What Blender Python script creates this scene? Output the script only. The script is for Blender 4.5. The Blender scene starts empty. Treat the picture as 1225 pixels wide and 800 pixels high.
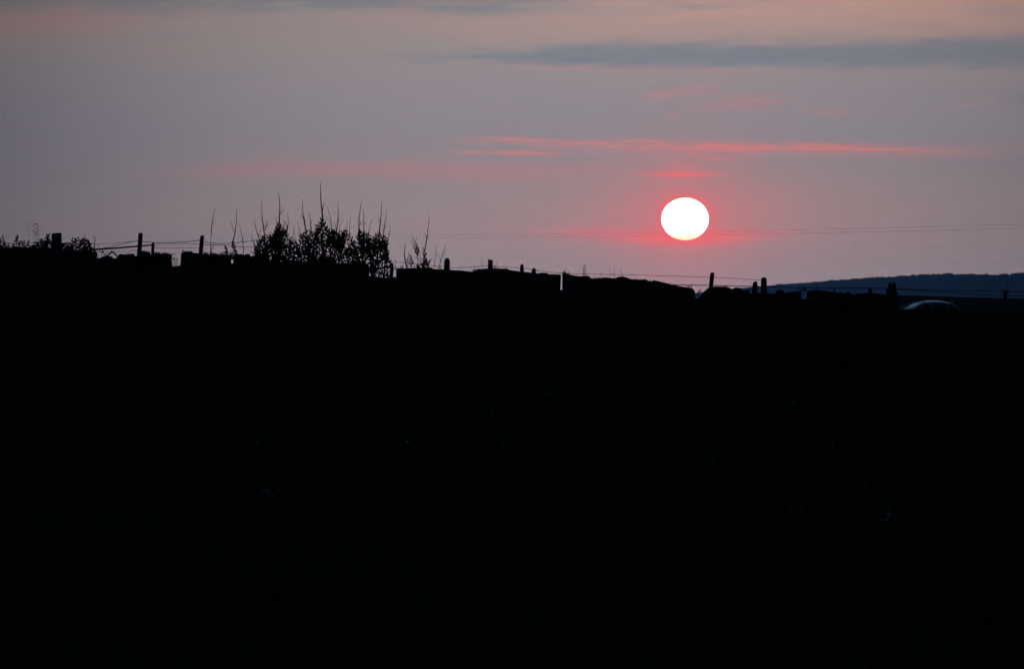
import bpy, bmesh, math, random
import numpy as np
from mathutils import Vector, Matrix, noise

random.seed(7)
rng = np.random.default_rng(7)
scene = bpy.context.scene
C = scene.collection
R = math.radians

# ------------------------------------------------------------------ camera
F = 6246.0                      # focal length in photo pixels (about 11 degrees across: the sun is half a degree wide)
EYE = 1.6
PITCH = math.atan(40 / F)       # the true horizon lies 40 px above the middle row
cam_d = bpy.data.cameras.new('camera')
cam = bpy.data.objects.new('camera', cam_d); C.objects.link(cam)
cam.location = (0, 0, EYE); cam.rotation_euler = (math.pi / 2 - PITCH, 0, 0)
cam_d.sensor_width = 36; cam_d.lens = 36 * F / 1225
cam_d.clip_start = 0.5; cam_d.clip_end = 80000
scene.camera = cam

def P(px, py, D):
    """world point seen at photo pixel (px, py) on the plane y = D"""
    u = (px - 612.5) / F; v = (400 - py) / F
    d = Vector((u, math.cos(PITCH) + v * math.sin(PITCH), -math.sin(PITCH) + v * math.cos(PITCH)))
    d *= D / d.y
    return Vector((d.x, D, EYE + d.z))

SUN_AZ = (819.5 - 612.5) / F
SUN_EL = (360 - 262) / F
SUN_DIR = Vector((math.sin(SUN_AZ) * math.cos(SUN_EL), math.cos(SUN_AZ) * math.cos(SUN_EL), math.sin(SUN_EL)))

# ------------------------------------------------------------------ world: hazy dusk sky with streaks of cloud
world = bpy.data.worlds.new('World'); scene.world = world; world.use_nodes = True
DOME = 0.24
HAZE = 1.2e-4
NT = world.node_tree; NT.nodes.clear()

class E:                                            # tiny expression builder over math nodes
    tree = NT
    def __init__(s, sock): s.s = sock
    @staticmethod
    def m(op, *a, clamp=False):
        n = E.tree.nodes.new('ShaderNodeMath'); n.operation = op; n.use_clamp = clamp
        for i, v in enumerate(a):
            if isinstance(v, E): E.tree.links.new(v.s, n.inputs[i])
            else: n.inputs[i].default_value = v
        return E(n.outputs[0])
    def __add__(s, o): return E.m('ADD', s, o)
    __radd__ = __add__
    def __mul__(s, o): return E.m('MULTIPLY', s, o)
    __rmul__ = __mul__
    def __sub__(s, o): return E.m('SUBTRACT', s, o)
    def __rsub__(s, o): return E.m('SUBTRACT', o, s)
    def __rtruediv__(s, o): return E.m('DIVIDE', o, s)
    def __truediv__(s, o): return E.m('DIVIDE', s, o)

def smooth(a, b, x):
    n = E.tree.nodes.new('ShaderNodeMapRange'); n.interpolation_type = 'SMOOTHSTEP'
    E.tree.links.new(x.s, n.inputs[0])
    n.inputs[1].default_value = a; n.inputs[2].default_value = b
    return E(n.outputs[0])

def gauss(q): return E.m('EXPONENT', q * -1.0)

def noise_tex(x, y, scale=1.0, detail=3.0, rough=0.5, z=0.0):
    cv = E.tree.nodes.new('ShaderNodeCombineXYZ')
    for i, v in enumerate((x, y, z)):
        if isinstance(v, E): E.tree.links.new(v.s, cv.inputs[i])
        else: cv.inputs[i].default_value = v
    n = E.tree.nodes.new('ShaderNodeTexNoise')
    n.inputs['Scale'].default_value = scale; n.inputs['Detail'].default_value = detail; n.inputs['Roughness'].default_value = rough
    E.tree.links.new(cv.outputs[0], n.inputs['Vector'])
    return E(n.outputs[0])

def lin(c):
    return tuple(((v / 255) / 12.92 if v / 255 <= 0.04045 else ((v / 255 + 0.055) / 1.055) ** 2.4) for v in c)

def mixc(fac, a, b, mode='MIX'):
    n = NT.nodes.new('ShaderNodeMix'); n.data_type = 'RGBA'; n.blend_type = mode
    for sock, v in ((n.inputs[0], fac), (n.inputs[6], a), (n.inputs[7], b)):
        if isinstance(v, E): NT.links.new(v.s, sock)
        elif isinstance(v, bpy.types.NodeSocket): NT.links.new(v, sock)
        elif isinstance(v, (int, float)): sock.default_value = v
        else: sock.default_value = (*lin(v), 1)
    return n.outputs[2]

tc = NT.nodes.new('ShaderNodeTexCoord')
sp = NT.nodes.new('ShaderNodeSeparateXYZ'); NT.links.new(tc.outputs['Generated'], sp.inputs[0])
dx, dy, dz = (E(sp.outputs[i]) for i in range(3))
AZ = E.m('ARCTAN2', dx, dy)                         # compass angle from the view axis, radians
EL = E.m('ARCSINE', dz)                             # height above the horizon, radians
X = AZ * F + 612.5                                  # the same angles in units of 1/6246 rad, about the view axis
Y = 360.0 - EL * F
warp = noise_tex(X * (1 / 260), Y * (1 / 70), detail=2) - 0.5
Yw = Y + warp * 26.0
Yf = Y + (noise_tex(X * (1 / 90), Y * (1 / 24), detail=3, z=3.0) - 0.5) * 9.0

# vertical colour of the haze layer (angles measured as above)
ramp = NT.nodes.new('ShaderNodeValToRGB')
RAMP = [(-2600, (30, 36, 50)), (-1300, (66, 68, 84)), (-500, (122, 112, 116)), (-120, (150, 136, 134)), (8, (142, 136, 140)), (32, (147, 135, 137)), (56, (140, 136, 138)), (100, (137, 134, 142)),
        (160, (134, 131, 139)), (206, (138, 131, 135)), (250, (143, 130, 132)), (300, (143, 128, 132)), (350, (143, 127, 129)), (372, (128, 116, 118)), (800, (30, 28, 32))]
lo, hi = RAMP[0][0], RAMP[-1][0]
NT.links.new(((Yw - lo) / (hi - lo)).s, ramp.inputs[0])
els = ramp.color_ramp.elements
while len(els) < len(RAMP): els.new(0.5)
for e, (yv, c) in zip(els, RAMP):
    e.position = (yv - lo) / (hi - lo); e.color = (*lin(c), 1)
col = ramp.outputs[0]

def blob(cx, cy, sx, sy, tilt=0.0, yy=None, amp=1.0):
    yy = yy or Yf
    a = (X - cx) * (1 / sx)
    b = (yy - cy - (X - cx) * tilt) * (1 / sy)
    return gauss(a * a + b * b) * amp

def streak(x0, x1, cy, sy, tilt=0.0, soft=60.0, yy=None, amp=1.0):
    yy = yy or Yf
    b = (yy - cy - (X - x0) * tilt) * (1 / sy)
    return smooth(x0 - soft, x0 + soft, X) * (1.0 - smooth(x1 - soft, x1 + soft, X)) * gauss(b * b) * amp

# broad warm patch high on the right, cool patches at the top on the left
col = mixc(smooth(420, 900, X) * gauss(((Yw - 2.0) / 46.0) * ((Yw - 2.0) / 46.0)) * 0.75, col, (183, 147, 138))
n_big = noise_tex(X * (1 / 150), Yw * (1 / 14), detail=3, z=7.0)
col = mixc((1.0 - smooth(560, 760, X)) * (1.0 - smooth(7, 24, Y + warp * 22.0)) * smooth(0.26, 0.50, n_big) * 0.95, col, (110, 122, 131))
mot = noise_tex(X * (1 / 210), Yw * (1 / 26), detail=3, rough=0.55, z=21.0)
col = mixc(smooth(0.52, 0.72, mot) * (1.0 - smooth(40, 130, Y)) * smooth(-400, -60, Y) * 0.5, col, (152, 132, 135))
col = mixc(smooth(0.50, 0.70, 1.0 - mot) * (1.0 - smooth(120, 240, Y)) * smooth(-400, -60, Y) * 0.35, col, (130, 132, 141))
mot2 = noise_tex(X * (1 / 120), Y * (1 / 11), detail=3, rough=0.6, z=27.0)
col = mixc(smooth(0.50, 0.75, mot2) * smooth(90, 150, Y) * 0.22, col, (160, 126, 133))
col = mixc(blob(850, 6, 60, 5, 0.0, Yw, 0.6), col, (140, 132, 136))
# long slate-blue cloud bar
edge = Y + warp * 14.0 + (noise_tex(X * (1 / 55), Y * (1 / 10), detail=3, z=5.0) - 0.5) * 24.0
ctr = 68.0 - smooth(900, 1300, X) * 6.0
half = 6.0 + smooth(540, 760, X) * 9.0 + smooth(950, 1225, X) * 3.0
d = E.m('ABSOLUTE', edge - ctr)
bar = (1.0 - smooth(0.30, 1.55, d / half)) * smooth(400, 660, X) * (0.72 + 0.35 * noise_tex(X * (1 / 80), Y * (1 / 8), detail=3, z=9.0))
col = mixc(E.m('MINIMUM', bar * 0.97, 1.0), col, (107, 122, 136))
col = mixc(streak(620, 900, 82, 4, 0.012, 80, Yf, 0.35), col, (172, 132, 140))
col = mixc(blob(1240, 116, 60, 12, 0, Yw, 0.7), col, (124, 126, 138))
col = mixc(blob(1200, 200, 90, 16, 0, Yw, 0.45), col, (128, 124, 134))
col = mixc(blob(-60, 160, 260, 120, 0, Yw, 0.5), col, (122, 128, 148))
# pink lit streaks
pn = smooth(0.30, 0.62, noise_tex(X * (1 / 70), Y * (1 / 5), detail=3, z=11.0))
fil = smooth(0.36, 0.62, noise_tex(X * (1 / 38), (Y - X * 0.02) * (1 / 2.2), detail=4, rough=0.6, z=15.0))
fine = 0.10 + 0.45 * pn + 0.62 * pn * fil + 0.15 * fil
PINK = (200, 122, 124)
for m_, c_ in (
    (blob(812, 111, 42, 6, -0.13, amp=0.9), (176, 126, 132)), (blob(885, 124, 50, 10, -0.08, amp=0.9), (172, 124, 131)), (blob(986, 133, 24, 5, amp=0.6), (165, 130, 134)), (blob(1165, 124, 36, 5, -0.10, amp=0.45), (160, 134, 137)),
    (blob(806, 140, 10, 2.5, amp=0.7), (170, 126, 130)),
    (streak(640, 1120, 171, 5.0, 0.020, 120), PINK), (streak(540, 660, 167, 2.2, 0.0, 40, amp=0.7), PINK), (blob(850, 183, 80, 8, 0, amp=0.5), PINK), (streak(760, 1180, 176, 9, 0.018, 160, amp=0.28), PINK), (blob(905, 178, 120, 3.5, 0, amp=0.7), PINK),
    (blob(606, 182.5, 46, 2.8, 0.012, Y + warp * 3, 1.5), (200, 122, 122)), (blob(858, 189, 24, 1.8, 0, amp=0.8), PINK), (blob(690, 183, 30, 2.0, amp=0.4), PINK), (blob(442, 169, 26, 2.0, 0, amp=0.4), (172, 124, 130)),
):
    col = mixc(E.m('MINIMUM', m_ * fine * 0.92, 1.0), col, c_)
col = mixc(streak(230, 720, 204, 11, 0.0, 130, Yw, 0.5), col, (170, 122, 130))
col = mixc(blob(60, 25, 90, 14, 0, Yw, 0.35), col, (160, 120, 124))
# reddened aureole round the low sun and the thin cloud it lights
sx_, sy_ = (X - 819.5) * (1 / 28.8), (Y - 262.0) * (1 / 25.6)
rr = E.m('SQRT', sx_ * sx_ + sy_ * sy_)
RED = (246, 94, 98)
col = mixc(gauss(rr * rr * (1 / 7.5)) * 0.55, col, (216, 110, 116))
col = mixc(blob(815, 209, 34, 3.0, 0, Y + warp * 4, 0.95), col, (246, 96, 100))
col = mixc(blob(816, 204, 26, 9, 0, Yf, 0.4), col, (222, 110, 116))
col = mixc(blob(818, 283, 66, 9, 0, Y + warp * 5, 1.0), col, (244, 92, 100))
col = mixc(blob(740, 277, 84, 7, 0, Y + warp * 6, 0.65), col, (214, 104, 112))
col = mixc(blob(890, 281, 60, 4, 0, Y + warp * 6, 0.4), col, (206, 104, 112))
col = mixc(blob(825, 262, 215, 60, 0, Yw, 0.45), col, (182, 126, 130))
col = mixc(E.m('MINIMUM', gauss(E.m('MAXIMUM', rr - 0.9, 0.0) * 4.4) * 1.1, 0.92), col, RED)
col = mixc(blob(819, 285, 58, 7.5, 0, Y + warp * 5, 0.7), col, (248, 98, 104))
col = mixc(blob(818, 262, 120, 34, 0, Yw, 0.22), col, (220, 112, 120))
# dimming away from the sun
ax = (X - 720.0) * (1 / 840.0); ay = (Y - 200.0) * (1 / 2400.0)
fall = 0.03 + 0.97 * gauss(E.m('POWER', ax * ax + ay * ay, 1.25))
air = E.m('MINIMUM', 48.4 / E.m('MAXIMUM', EL, 0.001), 14500.0)       # metres of haze the sight line crosses: the sky stays as bright behind it
fall = fall * E.m('EXPONENT', air * HAZE)
fc = NT.nodes.new('ShaderNodeCombineXYZ')
for i in range(3): NT.links.new(fall.s, fc.inputs[i])
col = mixc(1.0, col, fc.outputs[0], 'MULTIPLY')
bgA = NT.nodes.new('ShaderNodeBackground'); NT.links.new(col, bgA.inputs[0]); bgA.inputs[1].default_value = 1.0
sky = NT.nodes.new('ShaderNodeTexSky'); sky.sky_type = 'NISHITA'; sky.sun_disc = False
sky.sun_elevation = SUN_EL; sky.sun_rotation = SUN_AZ; sky.air_density = 1.0; sky.dust_density = 4.0
bgB = NT.nodes.new('ShaderNodeBackground'); NT.links.new(sky.outputs[0], bgB.inputs[0]); bgB.inputs[1].default_value = 0.006
# deep blue of the clear evening sky higher up, dying away from the sunset side to the opposite side
side_ = (1.0 + dy) * 0.5
dome = smooth(0.07, 0.60, EL) * (0.06 + 0.94 * side_ * side_)
bgC = NT.nodes.new('ShaderNodeBackground'); bgC.inputs[0].default_value = (0.10, 0.42, 1.0, 1)
NT.links.new((dome * DOME).s, bgC.inputs[1])
addc = NT.nodes.new('ShaderNodeAddShader'); NT.links.new(bgB.outputs[0], addc.inputs[0]); NT.links.new(bgC.outputs[0], addc.inputs[1])
addw = NT.nodes.new('ShaderNodeAddShader'); NT.links.new(bgA.outputs[0], addw.inputs[0]); NT.links.new(addc.outputs[0], addw.inputs[1])
outw = NT.nodes.new('ShaderNodeOutputWorld'); NT.links.new(addw.outputs[0], outw.inputs[0])
world.cycles.sampling_method = 'MANUAL'; world.cycles.sample_map_resolution = 2048

# ------------------------------------------------------------------ the sun lamp and the exposure
sl = bpy.data.lights.new('sun_lamp', 'SUN'); sl.energy = 0.02; sl.angle = R(0.53); sl.color = (1.0, 0.42, 0.24)
so = bpy.data.objects.new('sun_lamp', sl); C.objects.link(so)
so.rotation_euler = (-SUN_DIR).to_track_quat('-Z', 'Y').to_euler()
vs = scene.view_settings
scene.display_settings.display_device = 'sRGB'
vs.view_transform = 'Standard'; vs.look = 'None'; vs.exposure = 0; vs.gamma = 1; vs.use_curve_mapping = False
scene.cycles.use_denoising = True
scene.cycles.use_adaptive_sampling = True; scene.cycles.adaptive_threshold = 0.03; scene.cycles.adaptive_min_samples = 12
scene.cycles.max_bounces = 3; scene.cycles.volume_bounces = 0
scene.render.filter_size = 1.4

# ------------------------------------------------------------------ materials
def material(name, build):
    m = bpy.data.materials.new(name); m.use_nodes = True
    nt = m.node_tree; b = nt.nodes['Principled BSDF']
    build(nt, b); return m

def noisy(name, c1, c2, scale, rough=0.9, spec=0.25, bump=0.0, detail=5.0, stretch=(1, 1, 1), metallic=0.0, coat=0.0):
    def f(nt, b):
        t = nt.nodes.new('ShaderNodeTexCoord'); mp = nt.nodes.new('ShaderNodeMapping'); mp.inputs['Scale'].default_value = stretch
        n = nt.nodes.new('ShaderNodeTexNoise'); n.inputs['Scale'].default_value = scale; n.inputs['Detail'].default_value = detail
        r = nt.nodes.new('ShaderNodeValToRGB')
        r.color_ramp.elements[0].position = 0.32; r.color_ramp.elements[0].color = (*c1, 1)
        r.color_ramp.elements[1].position = 0.68; r.color_ramp.elements[1].color = (*c2, 1)
        nt.links.new(t.outputs['Object'], mp.inputs[0]); nt.links.new(mp.outputs[0], n.inputs['Vector'])
        nt.links.new(n.outputs[0], r.inputs[0]); nt.links.new(r.outputs[0], b.inputs['Base Color'])
        b.inputs['Roughness'].default_value = rough; b.inputs['Specular IOR Level'].default_value = spec
        b.inputs['Metallic'].default_value = metallic; b.inputs['Coat Weight'].default_value = coat
        if bump:
            bp = nt.nodes.new('ShaderNodeBump'); bp.inputs['Strength'].default_value = bump; bp.inputs['Distance'].default_value = 0.02
            nt.links.new(n.outputs[0], bp.inputs['Height']); nt.links.new(bp.outputs[0], b.inputs['Normal'])
    return material(name, f)

M = dict(
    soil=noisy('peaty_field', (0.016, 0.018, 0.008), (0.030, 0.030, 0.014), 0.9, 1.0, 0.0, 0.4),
    far=noisy('far_pasture', (0.05, 0.055, 0.03), (0.10, 0.10, 0.055), 0.006, 1.0, 0.0),
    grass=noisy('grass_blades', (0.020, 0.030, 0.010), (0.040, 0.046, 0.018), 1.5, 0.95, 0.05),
    weedleaf=noisy('broad_leaves', (0.022, 0.034, 0.012), (0.036, 0.050, 0.018), 6, 0.45, 0.35),
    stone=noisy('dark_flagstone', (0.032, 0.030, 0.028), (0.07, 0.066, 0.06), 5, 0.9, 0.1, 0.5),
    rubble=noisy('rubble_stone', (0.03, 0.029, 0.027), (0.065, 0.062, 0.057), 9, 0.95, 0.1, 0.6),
    wood=noisy('weathered_wood', (0.055, 0.047, 0.04), (0.10, 0.09, 0.078), 14, 0.95, 0.1, 0.6, stretch=(6, 6, 0.6)),
    wire=noisy('rusty_wire', (0.05, 0.032, 0.024), (0.09, 0.07, 0.06), 60, 0.7, 0.3, metallic=0.4),
    cable=noisy('dull_cable', (0.05, 0.05, 0.052), (0.07, 0.07, 0.072), 4, 0.7, 0.3),
    bark=noisy('twig_bark', (0.035, 0.026, 0.02), (0.065, 0.05, 0.038), 30, 0.95, 0.1),
    needle=noisy('gorse_leaf', (0.018, 0.030, 0.011), (0.036, 0.050, 0.018), 8, 0.8, 0.15),
    woods=noisy('far_conifers', (0.012, 0.022, 0.014), (0.022, 0.034, 0.02), 0.05, 1.0, 0.0),
    paint=noisy('pale_blue_car_paint', (0.24, 0.31, 0.44), (0.26, 0.33, 0.46), 3, 0.2, 0.5, metallic=0.55, coat=1.0),
    trim=noisy('black_trim', (0.012, 0.012, 0.012), (0.018, 0.018, 0.018), 30, 0.6, 0.3),
    tyre=noisy('tyre_rubber', (0.012, 0.012, 0.012), (0.02, 0.02, 0.02), 30, 0.9, 0.2),
    alloy=noisy('wheel_alloy', (0.35, 0.35, 0.36), (0.42, 0.42, 0.43), 20, 0.4, 0.5, metallic=0.9),
    lampglass=noisy('lamp_lens', (0.55, 0.55, 0.55), (0.65, 0.65, 0.65), 20, 0.15, 0.5),
    redlens=noisy('tail_lens', (0.25, 0.012, 0.01), (0.32, 0.02, 0.015), 20, 0.2, 0.5),
)
def glassf(nt, b):
    b.inputs['Base Color'].default_value = (0.02, 0.025, 0.03, 1); b.inputs['Roughness'].default_value = 0.04
    b.inputs['Specular IOR Level'].default_value = 0.6; b.inputs['Coat Weight'].default_value = 0.6; b.inputs['Coat Roughness'].default_value = 0.03
M['glass'] = material('tinted_glass', glassf)
def sunf(nt, b):
    t = nt.nodes.new('ShaderNodeTexCoord'); s = nt.nodes.new('ShaderNodeSeparateXYZ'); r = nt.nodes.new('ShaderNodeValToRGB')
    nt.links.new(t.outputs['Generated'], s.inputs[0]); nt.links.new(s.outputs[2], r.inputs[0])
    e = r.color_ramp.elements
    e[0].position = 0.0; e[0].color = (0.90, 0.62, 0.36, 1); e[1].position = 0.2; e[1].color = (1.0, 1.0, 0.97, 1)
    e.new(0.08).color = (1.0, 0.84, 0.55, 1)
    nt.links.new(r.outputs[0], b.inputs['Emission Color']); b.inputs['Emission Strength'].default_value = SUN_STRENGTH
    b.inputs['Base Color'].default_value = (0, 0, 0, 1); b.inputs['Specular IOR Level'].default_value = 0
SUN_STRENGTH = 2.1
M['sun'] = material('sun_glow', sunf)

# ------------------------------------------------------------------ helpers
class MB:
    def __init__(s): s.v = []; s.f = []
    def quad(s, a, b, c, d):
        n = len(s.v); s.v += [tuple(a), tuple(b), tuple(c), tuple(d)]; s.f.append((n, n + 1, n + 2, n + 3))
    def tri(s, a, b, c):
        n = len(s.v); s.v += [tuple(a), tuple(b), tuple(c)]; s.f.append((n, n + 1, n + 2))
    def tube(s, pts, radii, k=5):
        pts = [Vector(p) for p in pts]
        if not hasattr(radii, '__len__'): radii = [radii] * len(pts)
        n0 = len(s.v)
        for i, p in enumerate(pts):
            t = (pts[min(i + 1, len(pts) - 1)] - pts[max(i - 1, 0)]).normalized()
            a = t.cross(Vector((0.13, 1, 0.07))).normalized() if abs(t.y) < 0.95 else t.cross(Vector((1, 0, 0.1))).normalized()
            b = t.cross(a)
            for j in range(k):
                w = 2 * math.pi * j / k
                s.v.append(tuple(p + (a * math.cos(w) + b * math.sin(w)) * radii[i]))
        for i in range(len(pts) - 1):
            for j in range(k):
                s.f.append((n0 + i * k + j, n0 + i * k + (j + 1) % k, n0 + (i + 1) * k + (j + 1) % k, n0 + (i + 1) * k + j))
        s.f.append(tuple(n0 + j for j in range(k))[::-1]); e = n0 + (len(pts) - 1) * k; s.f.append(tuple(e + j for j in range(k)))
    def box(s, c, sz):
        x, y, z = c; a, b, h = sz[0] / 2, sz[1] / 2, sz[2] / 2; n = len(s.v)
        s.v += [(x + i * a, y + j * b, z + k * h) for k in (-1, 1) for i, j in ((-1, -1), (1, -1), (1, 1), (-1, 1))]
        s.f += [(n + 3, n + 2, n + 1, n), (n + 4, n + 5, n + 6, n + 7)] + [(n + i, n + (i + 1) % 4, n + 4 + (i + 1) % 4, n + 4 + i) for i in range(4)]
    def leaf(s, base, d, length, width, roll=0.0, bend=0.15):
        d = Vector(d).normalized(); base = Vector(base)
        a = d.cross(Vector((0.3, 0.2, 1))); a = a.normalized() if a.length > 1e-4 else Vector((1, 0, 0))
        b = a.cross(d); side = a * math.cos(roll) + b * math.sin(roll); nrm = d.cross(side)
        mid = base + d * length * 0.45 + nrm * length * bend * 0.6
        s.quad(base, mid + side * width / 2, base + d * length, mid - side * width / 2)
    def build(s, name, mat, parent=None, smooth_=False, world_pts=True):
        me = bpy.data.meshes.new(name)
        off = Vector((0, 0, 0))
        if parent is not None:
            off = full_loc(parent)
        me.from_pydata([(v[0] - off.x, v[1] - off.y, v[2] - off.z) for v in s.v] if world_pts else s.v, [], s.f)
        me.materials.append(mat); me.update()
        if smooth_:
            for p in me.polygons: p.use_smooth = True
        o = bpy.data.objects.new(name, me); C.objects.link(o); o.parent = parent
        return o

def full_loc(o):
    l = Vector((0, 0, 0))
    while o is not None: l += o.location; o = o.parent
    return l

def thing(name, label, cat, loc=(0, 0, 0), group=None):
    o = bpy.data.objects.new(name, None); C.objects.link(o); o.location = loc; o.empty_display_size = 0.2
    return tag(o, label, cat, group)
def tag(o, label, cat, group=None):
    o['label'] = label; o['category'] = cat
    if group: o['group'] = group
    return o

def sstep(a, b, x):
    t = np.clip((x - a) / (b - a), 0, 1); return t * t * (3 - 2 * t)

# ------------------------------------------------------------------ ground
WALL_D = 60.0
S60 = WALL_D / F
def wall_base(x):
    px = np.asarray(x) / S60 + 612.5
    return np.interp(px, [-400, 0, 300, 475, 850, 1080, 1225, 1700], [1.35, 1.25, 1.15, 0.98, 0.82, 0.62, 0.55, 0.45])
def height(x, y):
    x = np.asarray(x, float); y = np.asarray(y, float)
    near = wall_base(np.clip(x, -12, 12)) * sstep(4, 58, y)
    back = 0.2 + (near - 0.2) * (1 - sstep(64, 150, y))
    h = np.where(y < 63, near, back)
    rise = np.interp(x, [8, 22, 28, 35, 47, 60, 120], [0.0, 0.25, 1.45, 1.95, 1.6, 1.35, 0.6])
    h = h + rise * np.exp(-((y - 480) / 95.0) ** 2)
    h = h - 3.0 * sstep(700, 14000, y)
    lump = 0.05 * np.sin(x * 0.9 + 0.4 * y) * np.sin(y * 0.37 + 1.3) + 0.03 * np.sin(x * 2.3 + 1.1) * np.sin(y * 1.9)
    h = h + lump * sstep(2, 12, y) * (1 - 0.7 * sstep(56, 59, y)) * (1 - sstep(300, 600, y))
    h = h + 0.35 * np.sin(x * 0.011 + 0.5) * np.sin(y * 0.004) * sstep(700, 1500, y)
    return h
def hz(x, y): return float(height(x, y))

ys = np.concatenate([[-400, -150, -50, -20, -8], np.arange(-2, 90, 0.6), np.geomspace(92, 700, 60), np.geomspace(740, 14300, 45)])
xp = np.concatenate([np.arange(0, 14, 0.6), np.geomspace(15, 160, 40), np.geomspace(180, 6000, 22)])
xs = np.concatenate([-xp[:0:-1], xp])
GX, GY = np.meshgrid(xs, ys)
GZ = height(GX, GY)
nx, ny = len(xs), len(ys)
verts = np.stack([GX, GY, GZ], -1).reshape(-1, 3)
ii = np.arange(ny - 1)[:, None] * nx + np.arange(nx - 1)[None, :]
faces = np.stack([ii, ii + 1, ii + nx + 1, ii + nx], -1).reshape(-1, 4)
me = bpy.data.meshes.new('ground'); me.from_pydata(verts.tolist(), [], faces.tolist())
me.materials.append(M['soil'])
for p in me.polygons: p.use_smooth = True
g = bpy.data.objects.new('ground', me); C.objects.link(g); g['kind'] = 'structure'

# ------------------------------------------------------------------ far hill with its woods
HILL = [(700, 362), (780, 357), (835, 349.5), (880, 344.5), (930, 340), (965, 337.5), (1000, 335), (1040, 332.5), (1075, 331), (1100, 328.5), (1130, 328), (1160, 328.8), (1195, 329), (1225, 327), (1300, 322), (1450, 318), (1600, 326), (1800, 345), (1950, 362)]
hpx = np.array([a for a, _ in HILL]); hpy = np.array([b for _, b in HILL])
def hill_ridge(px):
    D = np.interp(px, [700, 900, 1225, 1500, 1950], [12600, 11300, 5600, 5200, 5800])
    py = np.interp(px, hpx, hpy)
    return (px - 612.5) / F * D, D, EYE + (360 - py) / F * D
cols = np.arange(700, 1951, 10.0)
prof = [(-900, -0.02, -4), (-700, 0.06, 0), (-450, 0.30, 0), (-200, 0.66, 0), (-80, 0.88, 0), (0, 0.97, 0), (120, 0.93, 0), (400, 0.6, 0), (800, 0.2, 0), (1200, -0.02, -4)]
hv, hf = [], []
for i, px in enumerate(cols):
    x, D, z = hill_ridge(px)
    for (o, k, a) in prof:
        base = hz(x * (1 + o / D), D + o)
        zz = base - 3 + max(z - base, 0) * k + a + 3 * k + (noise.noise(Vector((x * 0.004, o * 0.004, 3))) * 2.2 if 0.1 < k < 0.95 else 0)
        hv.append((x * (1 + o / D), D + o, zz))
m_ = len(prof)
for i in range(len(cols) - 1):
    for j in range(m_ - 1):
        hf.append((i * m_ + j, (i + 1) * m_ + j, (i + 1) * m_ + j + 1, i * m_ + j + 1))
me = bpy.data.meshes.new('hill'); me.from_pydata(hv, [], hf); me.materials.append(M['far'])
for p in me.polygons: p.use_smooth = True
hill = bpy.data.objects.new('hill', me); C.objects.link(hill); hill['kind'] = 'structure'

bm = bmesh.new(); bmesh.ops.create_icosphere(bm, subdivisions=1, radius=1.0)
ico_v = np.array([v.co[:] for v in bm.verts]); ico_f = np.array([[v.index for v in f.verts] for f in bm.faces]); bm.free()
wv, wf = [], []; cnt = 0
for t in range(5200):
    px = rng.uniform(930, 1700)
    if rng.random() < (0.8 if px < 985 else 0.0): continue
    if noise.noise(Vector((px * 0.03, t * 0.0, 9))) < -0.25 and rng.random() < 0.6: continue
    if 1046 < px < 1048.5 or 1191 < px < 1194: continue
    x, D, z = hill_ridge(px)
    o = -abs(rng.normal(0, 190)) if rng.random() < 0.75 else rng.uniform(-40, 200)
    k = np.interp(o, [q[0] for q in prof], [q[1] for q in prof])
    base = hz(x, D + o)
    zz = base + max(z - base, 0) * k
    hgt = rng.uniform(1.5, 3.4) * (1.0 + 0.7 * noise.noise(Vector((px * 0.11, 0, 0)))); w = rng.uniform(1.8, 3.8)
    v = ico_v * np.array([w, w, hgt]) * rng.uniform(0.8, 1.15, (12, 1)) + np.array([x * (1 + o / D), D + o, zz])
    wv.append(v); wf.append(ico_f + cnt); cnt += 12
me = bpy.data.meshes.new('far_woods'); me.from_pydata(np.concatenate(wv).tolist(), [], np.concatenate(wf).tolist()); me.materials.append(M['woods'])
wo = bpy.data.objects.new('far_woods', me); C.objects.link(wo); wo['kind'] = 'stuff'
tag(wo, 'dark blue hazy woodland covering the far hill at right', 'woodland')

# ------------------------------------------------------------------ the sun itself, flattened by the air near the horizon
SD = 40000.0
bm = bmesh.new(); bmesh.ops.create_uvsphere(bm, u_segments=64, v_segments=40, radius=1.0)
rx = SD * 28.6 / F; rz = SD * 25.4 / F
bmesh.ops.scale(bm, vec=(rx, rx, rz), verts=bm.verts)
me = bpy.data.meshes.new('sun'); bm.to_mesh(me); bm.free(); me.materials.append(M['sun'])
for p in me.polygons: p.use_smooth = True
sun = bpy.data.objects.new('sun', me); C.objects.link(sun); sun.location = P(819.5, 262, SD)
tag(sun, 'large white setting sun, slightly flattened, with a red rim of glow', 'sun')

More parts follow.
